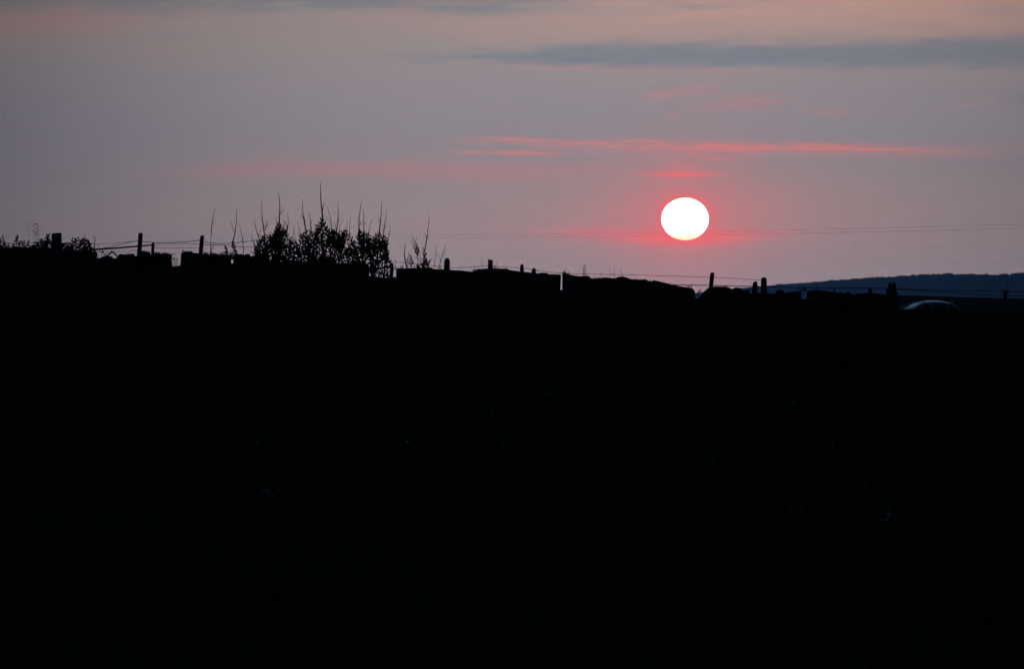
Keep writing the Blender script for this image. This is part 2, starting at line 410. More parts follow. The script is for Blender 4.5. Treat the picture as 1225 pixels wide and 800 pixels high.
# ------------------------------------------------------------------ flagstone wall
wall = thing('flagstone_wall', 'black silhouetted wall of upright flagstones and loose stones across the field', 'wall', (0, WALL_D, hz(0, WALL_D)))
def slab(top, x0b, x1b, dy=0.0, thick=0.06, seed=0, bottom=None, name='flagstone'):
    """upright slab: px polyline of its top edge, px of its lower corners"""
    rs = random.Random(seed); D = WALL_D + dy
    t = []
    for (a, b) in zip(top[:-1], top[1:]):
        n = max(1, int(abs(b[0] - a[0]) / 9))
        for i in range(n):
            k = i / n; t.append((a[0] + (b[0] - a[0]) * k, a[1] + (b[1] - a[1]) * k + (rs.uniform(-0.8, 0.8) if 0 < i else 0)))
    t.append(top[-1])
    zb = lambda px: hz(P(px, 360, D).x, D) - 0.18
    def side(p, xb, n=4):
        q = P(p[0], p[1], D); e = Vector((P(xb, 360, D).x, D, zb(xb)))
        return [q.lerp(e, (i + 1) / n) + Vector((rs.uniform(-0.006, 0.006) if i < n - 1 else 0, 0, 0)) for i in range(n)]
    ring = [P(a, b, D) for a, b in t] + side(t[-1], x1b) + side(t[0], x0b)[::-1]
    cx = sum(p.x for p in ring) / len(ring); cz = sum(p.z for p in ring) / len(ring)
    lean = rs.uniform(-0.02, 0.02)
    mb = MB(); n = len(ring); hs = thick / 2; ch = 0.012
    def lay(off, inset):
        for p in ring:
            d = Vector((cx - p.x, 0, cz - p.z)); l = d.length
            q = p + d / l * inset if l > 0 else p
            mb.v.append((q.x, q.y + off + lean * (q.z - 1.0) + rs.uniform(-0.003, 0.003), q.z))
    lay(-hs, ch); lay(-hs + ch, 0); lay(hs - ch, 0); lay(hs, ch)
    for L in range(3):
        for i in range(n):
            j = (i + 1) % n; a, b = L * n, (L + 1) * n
            mb.f.append((a + j, a + i, b + i, b + j))
    mb.f.append(tuple(range(n))); mb.f.append(tuple(3 * n + i for i in range(n))[::-1])
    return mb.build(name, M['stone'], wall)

SLABS = [  # top edge (px), lower corners, offset in depth
    ([(-150, 300), (-62, 299)], -152, -60, 0.0), ([(-64, 297.5), (-30, 296.8), (2, 297)], -66, 4, 0.07),
    ([(0, 296.6), (30, 296), (61, 296.6)], -2, 62, 0.0), ([(58, 299.5), (90, 300), (116, 301)], 57, 118, 0.07),
    ([(112, 308), (135, 309), (160, 307)], 110, 163, 0.0), ([(157, 306), (180, 305.5), (206, 305), (205.5, 311)], 156, 206.5, 0.07),
    ([(216, 312), (216.5, 303), (222, 302), (233, 302.5), (246, 304.5), (250, 304.3)], 205.5, 252, 0.0), ([(247, 304.5), (262, 305), (275.8, 306)], 246, 277, 0.07),
    ([(279.5, 308), (284, 307.5), (310, 312)], 276.5, 313, 0.0), ([(308, 311), (345, 313), (372, 313)], 307, 374, 0.07), ([(369, 313), (400, 314), (441, 316)], 367, 443, 0.0),
    ([(438, 331), (455, 331.5), (473.5, 332)], 436, 475, 0.07), ([(473.8, 322), (476, 320.8), (500, 320.5), (530, 322), (552, 323.5), (568, 325.5)], 474.3, 570, 0.0),
    ([(564, 325), (571, 322.5), (578, 322), (591, 320.8), (610, 323), (626, 325.2)], 562, 628, 0.07), ([(622, 325), (640, 326.8), (656, 327.8), (671.2, 328.3)], 620, 668.6, 0.0),
    ([(672.7, 327), (677, 327.2), (700, 331), (709, 333), (738, 333)], 669.4, 740, 0.0), ([(735, 333.5), (739, 331.2), (745, 330.5), (756, 334), (762, 333.8), (780.5, 336.8)], 733, 782, 0.07),
    ([(779.5, 336.5), (781.5, 335), (795, 338), (812, 342), (829, 345.2), (831.3, 349)], 778, 832, 0.0), ([(836.5, 356), (842, 349), (847, 344.2), (851, 342.6), (868, 342.6), (874, 344.5)], 831, 876, 0.07),
    ([(870, 345), (885, 346), (896.5, 348)], 869, 898, 0.0), ([(894, 350.5), (915, 350.3), (930, 351.4), (945, 349.2), (958.8, 348.4)], 892, 960, 0.07),
    ([(965.4, 347.6), (985, 347.6), (999, 349.2), (1003, 350)], 960, 1005, 0.0), ([(1000, 350), (1017, 350.6), (1020, 353)], 998, 1023, 0.07),
    ([(1019, 353.5), (1025, 351), (1045, 350.8), (1061, 352), (1074, 352)], 1018, 1076, 0.0),
    ([(1073, 369), (1110, 369.5), (1151, 370)], 1072, 1153, 0.07), ([(1148, 371), (1190, 372), (1226, 372)], 1147, 1228, 0.0), ([(1223, 373), (1290, 374)], 1222, 1292, 0.07), ([(1288, 374), (1380, 376)], 1287, 1381, 0.0),
]
SLABS += [([(200, 317), (207, 318.6), (213, 318), (221, 316)], 199, 222, 0.15), ([(268, 313.5), (278, 315.2), (288, 313)], 267, 289, 0.15), ([(466, 333), (474, 334), (482, 332)], 465, 483, 0.15),
          ([(660, 345), (671, 347), (682, 345.5)], 658, 684, 0.09), ([(822, 353), (833, 357), (845, 355)], 821, 848, 0.15), ([(950, 356.5), (962, 357.6), (974, 356.8)], 949, 976, 0.15)]
for i, (top, a, b, dy) in enumerate(SLABS): slab(top, a, b, dy, seed=100 + i)

def lump(cx, cy, rx, ry, D, name, mat, parent, seed, depth=0.12):
    rs = np.random.default_rng(seed)
    bm = bmesh.new(); bmesh.ops.create_icosphere(bm, subdivisions=2, radius=1.0)
    c = P(cx, cy, D); s = D / F
    off = full_loc(parent) if parent else Vector((0, 0, 0))
    for v in bm.verts:
        co = v.co.copy()
        k = 1 + 0.22 * noise.noise(co * 1.6 + Vector((seed, 0, 0))) + 0.08 * noise.noise(co * 4 + Vector((0, seed, 0)))
        q = Vector((math.copysign(abs(co.x) ** 0.75, co.x), math.copysign(abs(co.y) ** 0.75, co.y), math.copysign(abs(co.z) ** 0.75, co.z))) * k
        v.co = Vector((q.x * rx * s, q.y * depth, q.z * ry * s)) + c - off
    me = bpy.data.meshes.new(name); bm.to_mesh(me); bm.free(); me.materials.append(mat)
    o = bpy.data.objects.new(name, me); C.objects.link(o); o.parent = parent; return o
for i, (cx, cy, rx_, ry_) in enumerate([(147, 308, 7, 4.2), (156, 307, 6, 3.6), (172, 304.8, 8, 4.6), (187, 306, 6, 4.2), (198, 307.5, 7.5, 5), (269, 309, 7.5, 5.2), (286.5, 309, 7.5, 5.2), (296, 308.5, 4.2, 4.5), (304, 310, 5, 4),
                                        (577, 325, 8, 4), (932.5, 349.5, 5, 3.6), (1022, 356, 4, 4), (128, 310, 8, 4), (225, 303, 6, 2.6), (256, 305.5, 5, 2.4), (20, 297, 7, 2.2), (84, 300.5, 7, 2.6), (102, 301, 6, 3), (512, 321.5, 6, 1.8), (604, 323, 5, 1.8), (650, 328, 6, 2), (700, 332, 6, 2.2), (724, 333.5, 5, 1.8), (770, 336, 5, 2), (882, 346, 5, 2), (975, 348.3, 5, 1.8)]):
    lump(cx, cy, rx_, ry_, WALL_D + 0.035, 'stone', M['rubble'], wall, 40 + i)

# ------------------------------------------------------------------ post and wire fence just behind the wall
FD = 60.45
fence = thing('wire_fence', 'old post and barbed wire fence rising just behind the flagstone wall', 'fence', (0, FD, hz(0, FD)))
POSTS = [  # bottom px, top px, half width px at top, round cap
    ((68, 330), (68, 279.3), 6.2, 0), ((164.6, 330), (168.3, 279.2), 2.6, 0), ((180.8, 330), (183.2, 291.0), 1.9, 0), ((237.6, 330), (241.9, 282.4), 2.4, 0),
    ((467.8, 345), (468.8, 315), 2.2, 0), ((534.2, 345), (534.8, 309.2), 3.5, 1), ((586.3, 345), (586.6, 310.8), 2.9, 0), ((624.6, 350), (624.3, 316.6), 2.4, 1), ((638.4, 350), (638.6, 321), 2.7, 1),
    ((847.6, 370), (852.4, 326.2), 2.6, 0), ((902.0, 370), (903.8, 336.6), 3.2, 2), ((914, 370), (914, 332.2), 3.6, 1), ((998.0, 370), (998.2, 345), 1.0, 0), ((1040.6, 370), (1040.6, 344.8), 2.2, 0),
    ((1061, 372), (1061, 345), 1.1, 0), ((1064.6, 372), (1064.6, 338), 2.4, 1), ((1069.4, 372), (1069.4, 337.8), 2.6, 1), ((1202.4, 385), (1202.6, 347.4), 2.4, 0), ((1330, 385), (1331, 345), 2.6, 0), ((-60, 330), (-58, 276), 2.6, 0),
]
for i, (b, t, hw, cap) in enumerate(POSTS):
    rs = random.Random(300 + i); mb = MB()
    tp = P(t[0], t[1], FD); bt = P(b[0], b[1], FD)
    gz = hz(bt.x, FD) - 0.25
    bt = tp + (bt - tp) * ((tp.z - gz) / (tp.z - bt.z))
    r = hw * FD / F * 1.02
    if cap == 0: prof_ = [(0, 1.08), (0.4, 1.04), (0.8, 1.0), (0.985, 0.98), (1.0, 0.86)]
    elif cap == 1: prof_ = [(0, 1.15), (0.5, 1.1), (0.93, 1.0), (0.975, 0.97), (0.99, 0.8), (1.0, 0.45)]
    else: prof_ = [(0, 1.0), (0.6, 0.8), (0.86, 0.72), (0.92, 1.0), (0.96, 1.02), (0.985, 0.8), (1.0, 0.4)]
    k = 8; n0 = 0
    ph = rs.uniform(0, 1); wob = [rs.uniform(0.9, 1.1) for _ in range(k)]
    for q, (f_, w_) in enumerate(prof_):
        c = bt.lerp(tp, f_) + Vector((rs.uniform(-1, 1) * r * 0.05, 0, 0))
        for j in range(k):
            an = 2 * math.pi * (j + 0.5) / k
            mb.v.append((c.x + math.cos(an) * r * w_ * wob[j] * 1.05, c.y + math.sin(an) * r * w_ * wob[j], c.z + (rs.uniform(-0.008, 0.008) if q >= len(prof_) - 2 else 0)))
    for q in range(len(prof_) - 1):
        for j in range(k): mb.f.append((q * k + j, q * k + (j + 1) % k, (q + 1) * k + (j + 1) % k, (q + 1) * k + j))
    mb.f.append(tuple((len(prof_) - 1) * k + j for j in range(k)))
    mb.build('post', M['wood'], fence)

def wire(pts, r, barbs=True, name='wire', D=FD - 0.05, parent=None):
    mb = MB(); q = []
    for a, b in zip(pts[:-1], pts[1:]):
        n = max(2, int(abs(b[0] - a[0]) / 6))
        for i in range(n): q.append((a[0] + (b[0] - a[0]) * i / n, a[1] + (b[1] - a[1]) * i / n))
    q.append(pts[-1])
    for _ in range(2):                              # ease the kinks
        q = [q[0]] + [(q[i][0], (q[i - 1][1] + 2 * q[i][1] + q[i + 1][1]) / 4) for i in range(1, len(q) - 1)] + [q[-1]]
    w = [P(a, b, D) for a, b in q]
    mb.tube(w, r, 5); wo_ = mb.build(name, M['wire'], parent or fence)
    if barbs:
        mb = MB()
        L = 0
        for a, b in zip(w[:-1], w[1:]):
            L += (b - a).length
            if L > 0.11:
                L = 0
                for s in (-1, 1):
                    d = Vector((random.uniform(-0.4, 0.4), random.uniform(-0.5, 0.5), s)).normalized()
                    mb.tube([a - d * 0.004, a + d * 0.016], [0.0016, 0.0006], 3)
        if mb.v: mb.build('barbs', M['wire'], wo_)['kind'] = 'stuff'
for pts, r, bb in (
    ([(-58, 288), (20, 291.5), (66, 290)], 0.003, 1), ([(70, 291), (112, 292.2), (140, 291), (167, 287.8)], 0.0026, 1), ([(120, 297.4), (136, 295), (150, 290.8), (167, 287.4)], 0.003, 0),
    ([(167.5, 288.6), (182, 290.4), (205, 290.6), (222, 289.3), (241, 287.2)], 0.0042, 1), ([(183, 292.6), (212, 292.2), (240, 291.6)], 0.0022, 1), ([(182, 296.6), (212, 296.8), (240, 296.6)], 0.0024, 1),
    ([(241.5, 288.6), (253, 291.2), (270, 291.5), (283, 290.4), (312, 287)], 0.0036, 1), ([(241, 292.8), (276, 293.2), (288, 295.8), (320, 296)], 0.0034, 1), ([(120, 302.6), (165, 299.8), (200, 302.6), (239, 303)], 0.0018, 0),
    ([(320, 296), (390, 304), (455, 311.5), (468, 312.6), (490, 315), (512, 317.6), (534, 319)], 0.0026, 1), ([(534, 320.6), (560, 319.8), (586, 318)], 0.003, 1),
    ([(586, 318), (624, 320.5), (660, 326), (690, 327.6), (725, 328.2), (760, 329), (800, 330.2), (851, 331.4), (880, 333), (913, 335.5)], 0.0026, 1),
    ([(800, 340.6), (851, 341.4), (880, 342.2), (903, 342.6), (914, 343.1), (960, 344.1), (1000, 344.8), (1040, 344.8), (1065, 344.9)], 0.0048, 1),
    ([(914, 346.5), (960, 352.4), (1000, 353)], 0.002, 0),
    ([(1069, 344.9), (1090, 346), (1118, 347.4), (1160, 347.9), (1202, 348.6), (1331, 350)], 0.0044, 1), ([(1069, 346), (1110, 348.6), (1150, 351), (1202, 353.8), (1331, 355)], 0.004, 1),
):
    wire(pts, r, bool(bb))
mb = MB(); mb.tube([P(108, 298.8, FD - 0.1), P(140, 296.8, FD - 0.1), P(184.5, 292.9, FD - 0.1)], [0.011, 0.0105, 0.0085], 7); mb.build('rail', M['wood'], fence)
mb = MB(); mb.tube([P(452, 321.5, FD - 0.08), P(469, 318.6, FD - 0.08)], [0.011, 0.013], 6); mb.build('rail', M['wood'], fence)
mb = MB(); mb.tube([P(124, 311, FD - 0.13), P(134.3, 300.5, FD - 0.13)], 0.009, 6); mb.build('prop_stick', M['wood'], fence)
mb = MB(); mb.tube([P(142.5, 310, FD - 0.16), P(138, 304, FD - 0.16), P(133.5, 300.2, FD - 0.16)], 0.0085, 6); mb.build('prop_stick', M['wood'], fence)

# ------------------------------------------------------------------ overhead cables beyond the field
for i, (pts, lab) in enumerate(((((-900, 262), (-300, 279), (470, 280.6), (900, 276.3), (1225, 268.6), (2300, 225)), 'upper of the two thin overhead cables crossing the sky below the sun'),
                                (((-900, 267), (-300, 283), (470, 284), (900, 280.6), (1225, 273.2), (2300, 231)), 'lower of the two thin overhead cables crossing the sky below the sun'))):
    D = 300; a = np.array(pts); co = np.polyfit(a[:, 0], a[:, 1], 3)
    xs_ = np.linspace(-900, 2300, 90)
    w = [P(x_, float(np.polyval(co, x_)), float(np.interp(x_, [-900, 470, 1225, 2300], [900, 480, 260, 200]))) for x_ in xs_]
    mb = MB(); mb.tube(w, 0.0034, 6); o = mb.build('overhead_cable', M['cable'])
    tag(o, lab, 'cable', 'overhead cables')

# ------------------------------------------------------------------ shrubs
def whip(base, tip, D, r0, parent, rs, name='shoot'):
    a = P(*base, D); b = P(*tip, D); b.y += rs.uniform(-0.12, 0.12)
    n = 7; bow = rs.uniform(-0.02, 0.02); pts = []
    for i in range(n):
        k = i / (n - 1); p = a.lerp(b, k); p.x += bow * math.sin(k * math.pi) + rs.uniform(-0.002, 0.002); pts.append(p)
    if r0 > 0.0042:                                 # side twigs near the foot of the shoot
        for q in range(rs.randint(1, 3)):
            f = rs.uniform(0.06, 0.42); o = a.lerp(b, f); d = Vector((rs.choice((-1, 1)) * rs.uniform(0.25, 0.6), rs.uniform(-0.3, 0.3), 1)).normalized()
            L = rs.uniform(0.05, 0.14); tw = MB(); tw.tube([o, o + d * L * 0.5 + Vector((0, 0, 0.004)), o + d * L], [r0 * 0.55, r0 * 0.42, r0 * 0.2], 4); tw.build('side_twig', M['bark'], parent)
    mb = MB(); mb.tube(pts, [1.2 * r0 * (1 - 0.78 * (i / (n - 1))) for i in range(n)], 5)
    return mb.build(name, M['bark'], parent)

def shoot_leaves(mb, stems, base, tip, n, ll, lw, rs, k0=0.0, open_=1.15):
    d = (tip - base); L = d.length; d.normalize()
    stems.tube([base, base.lerp(tip, 0.6), tip], [0.0045, 0.003, 0.0012], 4)
    a = d.cross(Vector((0.2, 1, 0.1))).normalized(); b = d.cross(a)
    for i in range(n):
        k = k0 + (1 - k0) * (i + rs.random()) / n; w = i * 2.4 + rs.uniform(-0.4, 0.4)
        o = a * math.cos(w) + b * math.sin(w)
        mb.leaf(base.lerp(tip, k), d * (1.0 + 0.8 * k) + o * open_ * rs.uniform(0.7, 1.3), ll * (1.1 - 0.5 * k) * rs.uniform(0.7, 1.2), lw * rs.uniform(0.8, 1.2), rs.uniform(0, 3.1))

def shrub(name, label, cat, cx, prof, D, nshoot, whips, seed, depth=0.35, floor=318, ll=0.078, lw=0.021, spread=0.5, sizes=(0.10, 0.24), nstem=7, group=None, power=0.72):
    rs = random.Random(seed)
    gx = P(cx, 360, D).x; gz = hz(gx, D)
    root = thing(name, label, cat, (gx, D, gz), group)
    leaves, stems, trunk = MB(), MB(), MB()
    px0, px1 = prof[0][0], prof[-1][0]; pxs = [a for a, _ in prof]; pys = [b for _, b in prof]
    base = Vector((gx, D, gz - 0.05)); tips = []
    for i in range(nstem):
        fx = px0 + (px1 - px0) * (i + 0.5) / nstem
        e = P(fx, float(np.interp(fx, pxs, pys)) + rs.uniform(8, 18), D); e.y += rs.uniform(-depth, depth) * 0.6
        b0 = base + Vector((rs.uniform(-0.12, 0.12), rs.uniform(-0.12, 0.12), 0))
        m = b0.lerp(e, 0.5) + Vector((rs.uniform(-0.06, 0.06), rs.uniform(-0.06, 0.06), 0.05))
        trunk = MB(); trunk.tube([b0, b0.lerp(m, 0.5), m, m.lerp(e, 0.55), e], [0.022, 0.018, 0.014, 0.010, 0.006], 6); trunk.build('stem', M['bark'], root); tips += [m, e, m.lerp(e, 0.5)]
    for i in range(nshoot):
        edge = i < nshoot * 0.34
        px = rs.uniform(px0, px1); top = float(np.interp(px, pxs, pys))
        py = top + (rs.uniform(-4.5, 3.0) if edge else (rs.random() ** power) * max(floor - top, 4))
        t = P(px, py, D); t.y += rs.uniform(-depth, depth)
        L = rs.uniform(*sizes)
        out = (px - (px0 + px1) / 2) / (px1 - px0)
        b = t - Vector((out * spread + rs.uniform(-0.75, 0.75) * (0.45 if edge else 1.0), rs.uniform(-0.5, 0.5), 1.0)).normalized() * L
        shoot_leaves(leaves, stems, b, t, int(5 + L * 26), ll, lw, rs)
        near = min(tips, key=lambda q: (q - b).length)
        if (near - b).length < 0.5: stems.tube([near, near.lerp(b, 0.5) + Vector((0, 0, -0.02)), b], [0.005, 0.004, 0.003], 4)
    leaves.build('foliage', M['needle'], root)['kind'] = 'stuff'; stems.build('twigs', M['bark'], root)['kind'] = 'stuff'
    for (b, t, r0) in whips: whip(b, t, D + rs.uniform(-0.1, 0.1), r0, root, rs)
    return root

BD = 61.0
shrub('gorse_bush', 'dark spiky bush at the left of the dense clump, two tall shoots on top', 'bush', 328,
      [(305, 297), (309, 290), (312, 283.5), (316, 288), (321, 284), (325, 283), (329, 281), (332, 273), (334.5, 268), (337, 276), (340, 278), (343, 276), (345, 286), (350, 291), (354, 293)],
      BD, 128, [((311, 288), (304.5, 261), 0.005), ((317.5, 286), (313.6, 238), 0.0065), ((334, 268), (333, 228), 0.0075), ((331, 272), (330, 256), 0.004), ((343, 280), (343.6, 255), 0.0055), ((350, 290), (353.5, 267), 0.0035), ((304, 292), (300.5, 279), 0.003)], 11)
shrub('gorse_bush', 'dark spiky bush in the middle of the clump, bearing the tallest shoot', 'bush', 384,
      [(354, 296), (357, 292), (361, 282), (364, 279), (367, 281), (371, 277), (374, 280), (378, 276), (382, 273), (385, 266), (386.5, 262), (388.5, 270), (392, 275), (396, 279), (400, 277), (404, 281), (408, 283), (412, 278), (415, 280), (417, 292)],
      BD + 0.1, 160, [((358.5, 290), (355.6, 264), 0.0045), ((355, 292), (351, 272), 0.003), ((366.5, 278), (361.6, 238), 0.007), ((372, 277), (369.6, 254), 0.006), ((386.3, 265), (383.2, 218), 0.009), ((397.5, 277), (391, 246), 0.005), ((402.6, 279), (404.2, 239), 0.006), ((406, 283), (410.5, 262), 0.0035), ((411, 280), (416.5, 263), 0.003), ((417.6, 284), (419.4, 260), 0.004)], 12)
shrub('gorse_bush', 'dark ragged bush at the right end of the clump, airy lower branches beside a post', 'bush', 440,
      [(416, 295), (420, 288), (424, 290), (428, 283), (430, 279), (433, 285), (436, 280), (440, 284), (444, 287), (449, 283), (453, 280), (457, 281), (460, 284), (462, 292), (464.5, 308)],
      BD, 112, [((428, 282), (427.6, 260), 0.004), ((429.5, 280), (432, 240), 0.0068), ((435.5, 284), (435, 250), 0.0055), ((440, 284), (444, 262), 0.004), ((453.4, 281), (456.8, 240), 0.007), ((458.6, 284), (463.4, 251), 0.005), ((462.6, 320), (465.6, 276), 0.0065), ((465, 282), (466.6, 268), 0.0025)], 13, floor=326, power=0.8)
shrub('gorse_sapling', 'small dark sprig on the wall with a tall bare shoot, right of the leaning post', 'shrub', 273,
      [(268.5, 298), (271, 293), (274, 296), (277, 291), (279, 293), (282.5, 297), (284, 303)],
      FD + 0.3, 12, [((277.5, 296), (283.8, 249), 0.0065), ((291, 304), (285.6, 266), 0.0045), ((252.3, 304), (252.8, 281), 0.0052), ((252.8, 281), (258, 246), 0.005), ((306, 300), (301, 279), 0.003)], 14, depth=0.12, floor=305, ll=0.045, sizes=(0.05, 0.1), nstem=3)
shrub('gorse_sapling', 'small dark shrub on the wall with one tall bent shoot, right of the clump', 'shrub', 499,
      [(488, 317), (491, 315), (494.5, 308), (497, 301.5), (500, 300.5), (503, 304), (505.5, 302), (507.5, 299), (509, 306), (511, 318)],
      FD + 0.2, 14, [((487.4, 322), (484.8, 291), 0.0085), ((496.8, 302), (492.5, 279), 0.0045), ((500, 302), (498.6, 282), 0.006), ((505.8, 322), (508.4, 298), 0.009), ((508, 300), (513.4, 257), 0.0062), ((511.4, 321), (514.6, 310), 0.012), ((519.6, 321), (522.4, 291), 0.0036), ((526, 321), (534, 291), 0.0045), ((494.5, 314), (490.4, 307), 0.006), ((473, 322), (474.5, 306), 0.003)], 15, depth=0.1, floor=320, ll=0.05, sizes=(0.05, 0.1), nstem=3)

def weed(name, label, cat, cx, stalks, D, seed, leafsize=0.03, floor=302, mat='needle', nl=9, group=None):
    rs = random.Random(seed); gx = P(cx, 360, D).x; gz = hz(gx, D)
    root = thing(name, label, cat, (gx, D, gz), group)
    st, lv = MB(), MB()
    for (bx, tx, ty, r) in stalks:
        t = P(tx, ty, D); t.y += rs.uniform(-0.15, 0.15); b = Vector((P(bx, 360, D).x, D + rs.uniform(-0.1, 0.1), gz - 0.04))
        m = b.lerp(t, 0.55) + Vector((rs.uniform(-0.03, 0.03), 0, 0)); pts = [b, b.lerp(m, 0.5), m, m.lerp(t, 0.5), t]
        sm = st if len(stalks) > 8 else MB()
        sm.tube(pts, [r, r * 0.9, r * 0.75, r * 0.55, r * 0.35], 5)
        if len(stalks) <= 8: sm.build('stem', M['bark'], root)
        zt = P(tx, floor + 8, D).z
        sc_ = 0.7 if r < 0.0024 else 1.0
        for i in range(nl if sc_ == 1 else 5):
            k = 1 - (i / nl) ** 1.2; p = t.copy() if i == 0 else Vector((np.interp(zt + (t.z - zt) * k, [q.z for q in pts], [q.x for q in pts]), t.y, zt + (t.z - zt) * k))
            lv.leaf(p, Vector((rs.uniform(-1, 1), rs.uniform(-1, 1), rs.uniform(-0.2, 1.0))), sc_ * leafsize * rs.uniform(0.6, 1.25), sc_ * leafsize * rs.uniform(0.35, 0.6), rs.uniform(0, 3))
    if len(stalks) > 8: st.build('stems', M['bark'], root)['kind'] = 'stuff'
    lv.build('foliage', M[mat], root)['kind'] = 'stuff'
    return root
rs = random.Random(5)
def tuft(x0, x1, prof, n, r=0.003):
    a, b = zip(*prof); out = []
    for i in range(n):
        x = x0 + (x1 - x0) * (i + rs.random()) / n; out.append((x + rs.uniform(-5, 5), x, float(np.interp(x, a, b)) + (rs.random() ** 2) * 8, r))
    return out
weed('leafy_weed', 'low straggling leafy weeds on the wall at the far left edge', 'weed', 14, tuft(-25, 38, [(-25, 284), (0, 285), (3, 284), (6, 291), (12, 292), (18, 288), (22, 283), (24, 291), (30, 289), (38, 293)], 44, 0.0045), WALL_D + 0.25, 21, 0.044, 300, nl=8)
weed('leafy_weed', 'bushy weed left of the thick square post, one spindly stalk above it', 'weed', 52, tuft(40, 62, [(38, 295), (43, 291), (47, 286), (50, 282), (54, 286), (58, 282.5), (62, 289)], 30, 0.004) + [(46, 40, 268.5, 0.0022), (47, 43.5, 269.5, 0.0018), (48, 47.2, 274.5, 0.0022), (44, 34, 269.2, 0.0014)], WALL_D + 0.3, 22, 0.050, 302, nl=11)
weed('leafy_weed', 'bushy round-leaved weed between the thick square post and the sloping rail', 'weed', 94, tuft(73, 112, [(73, 292), (77, 289), (82, 294), (86, 289), (90, 285), (94, 288), (100, 284.5), (105, 288), (109, 294), (112, 300)], 52, 0.004), WALL_D + 0.3, 23, 0.046, 308, nl=12)
weed('dead_stalk', 'forked dead stalk standing where the sloping rail meets the weeds', 'stalk', 116, [(119, 112.6, 283, 0.010), (121, 118, 292, 0.005), (114, 121, 303, 0.004), (128, 122, 300, 0.004), (126, 128, 302, 0.003), (116, 112, 300, 0.004)], WALL_D + 0.2, 24, 0.016, 306, 'bark', 4)
weed('dead_stalk', 'dark forked dead stalk sticking up right of the narrow bright gap', 'stalk', 696, [(696, 699.6, 316, 0.0115), (697, 702, 321, 0.004), (696.5, 697.8, 319.5, 0.010)], WALL_D + 0.25, 25, 0.012, 332, 'bark', 2)
for i, (bx, tx, ty, r, lab) in enumerate((
    (718, 719.4, 325.5, 0.0032, 'short dry stem, leftmost of the four thin stems right of the forked stalk'),
    (728, 729.4, 320, 0.0022, 'pale thin dry stem, second of the four right of the forked stalk'),
    (736, 735.2, 322, 0.0032, 'thin dry stem, third of the four right of the forked stalk'),
    (743.6, 743, 321.6, 0.0032, 'thin dry stem on the hump of the wall, last of the four'),
    (577, 576.8, 303, 0.0018, 'faint dry stem just left of the post in mid wall'),
    (594, 593.6, 309, 0.0018, 'faint dry stem just right of the post in mid wall'))):
    weed('dry_stem', lab, 'stem', bx, [(bx, tx, ty, r * 1.7), (bx + 1, tx + rs.uniform(-3, 3), ty + 8, r * 0.5)], WALL_D + 0.25, 60 + i, 0.010, ty + 12, 'bark', 3, 'dry stems along the wall')
weed('grass_tuft', 'small tuft of grass in the open gap left of the leaning post', 'grass', 210, [(207 + i * 0.8, 205.5 + i * 1.0 + rs.uniform(-1, 1), 318 - 7 * math.exp(-((i - 3) / 4) ** 2) + rs.uniform(-2, 2), 0.004) for i in range(11)], WALL_D + 0.2, 70, 0.02, 318, 'grass', 2)
mb = MB(); mb.tube([P(203, 305, WALL_D), P(207, 303.6, WALL_D), P(210.5, 305.5, WALL_D)], [0.006, 0.004, 0.002], 5); o = mb.build('twig', M['bark'])
tag(o, 'short dark twig poking from the loose stones over the open gap', 'twig')
weed('grass_tuft', 'tangle of dead stalks in the low gap left of the small mid-left post', 'grass', 456, [(448 + i * 2, 450 + i * 2.1 + rs.uniform(-3, 3), 322 + rs.uniform(-4, 4), 0.004) for i in range(8)], WALL_D + 0.3, 71, 0.03, 326, 'bark', 3)

# sparse grass sprouting from the joints along the top of the wall
mb = MB(); rs = random.Random(77)
for (top, a, b, dy) in SLABS[:28]:
    xs_, ys_ = [q[0] for q in top], [q[1] for q in top]
    if xs_[0] > 1070: continue
    for q in range(rs.randint(3, 6) if xs_[0] < 480 else rs.randint(1, 3)):
        cx = rs.choice((xs_[0], xs_[-1])) + rs.uniform(-6, 6) if rs.random() < 0.5 else rs.uniform(xs_[0], xs_[-1])
        cy = float(np.interp(cx, xs_, ys_)); big = rs.uniform(0.6, 1.6)
        for k in range(rs.randint(4, 10)):
            o_ = P(cx + rs.uniform(-3, 3), cy + 1.5, WALL_D + dy); d_ = Vector((rs.uniform(-0.6, 0.6), rs.uniform(-0.5, 0.5), 1))
            mb.leaf(o_, d_, rs.uniform(0.025, 0.065) * big, rs.uniform(0.006, 0.012), rs.uniform(0, 3), 0.1)
o = mb.build('wall_top_grass', M['grass']); o['kind'] = 'stuff'
tag(o, 'sparse short grass sprouting along the top edge of the flagstone wall', 'grass')

# ------------------------------------------------------------------ parked car beyond the wall
CD = 230.0
cc = P(1103, 360, CD); cz = hz(cc.x, CD)
car = thing('parked_car', 'low pale blue hatchback parked beyond the wall, only its roof and windows showing', 'car', (cc.x, CD, cz))
def loft(secs, name, mat, parent, close=True, smooth_=True):
    """secs: list of (x, [(y, z), ...]) half sections, mirrored in y"""
    mb = MB(); L = None
    for (x, s) in secs:
        full = [(x, y, z) for y, z in s] + [(x, -y, z) for y, z in s[::-1]]
        L = len(full); mb.v += full
    for i in range(len(secs) - 1):
        for j in range(L):
            a, b = i * L, (i + 1) * L; k = (j + 1) % L
            mb.f.append((a + j, a + k, b + k, b + j))
    mb.f.append(tuple(range(L))[::-1]); mb.f.append(tuple((len(secs) - 1) * L + j for j in range(L)))
    return mb.build(name, mat, parent, smooth_, world_pts=False)
def sec(x, w, zb, zbelt, ztop):
    return (x, [(w * 0.86, zb), (w * 0.98, zb + 0.10), (w, (zb + zbelt) / 2), (w * 0.97, zbelt - 0.03), (w * 0.90, zbelt), (w * 0.5, ztop), (0.02, ztop + 0.012)])
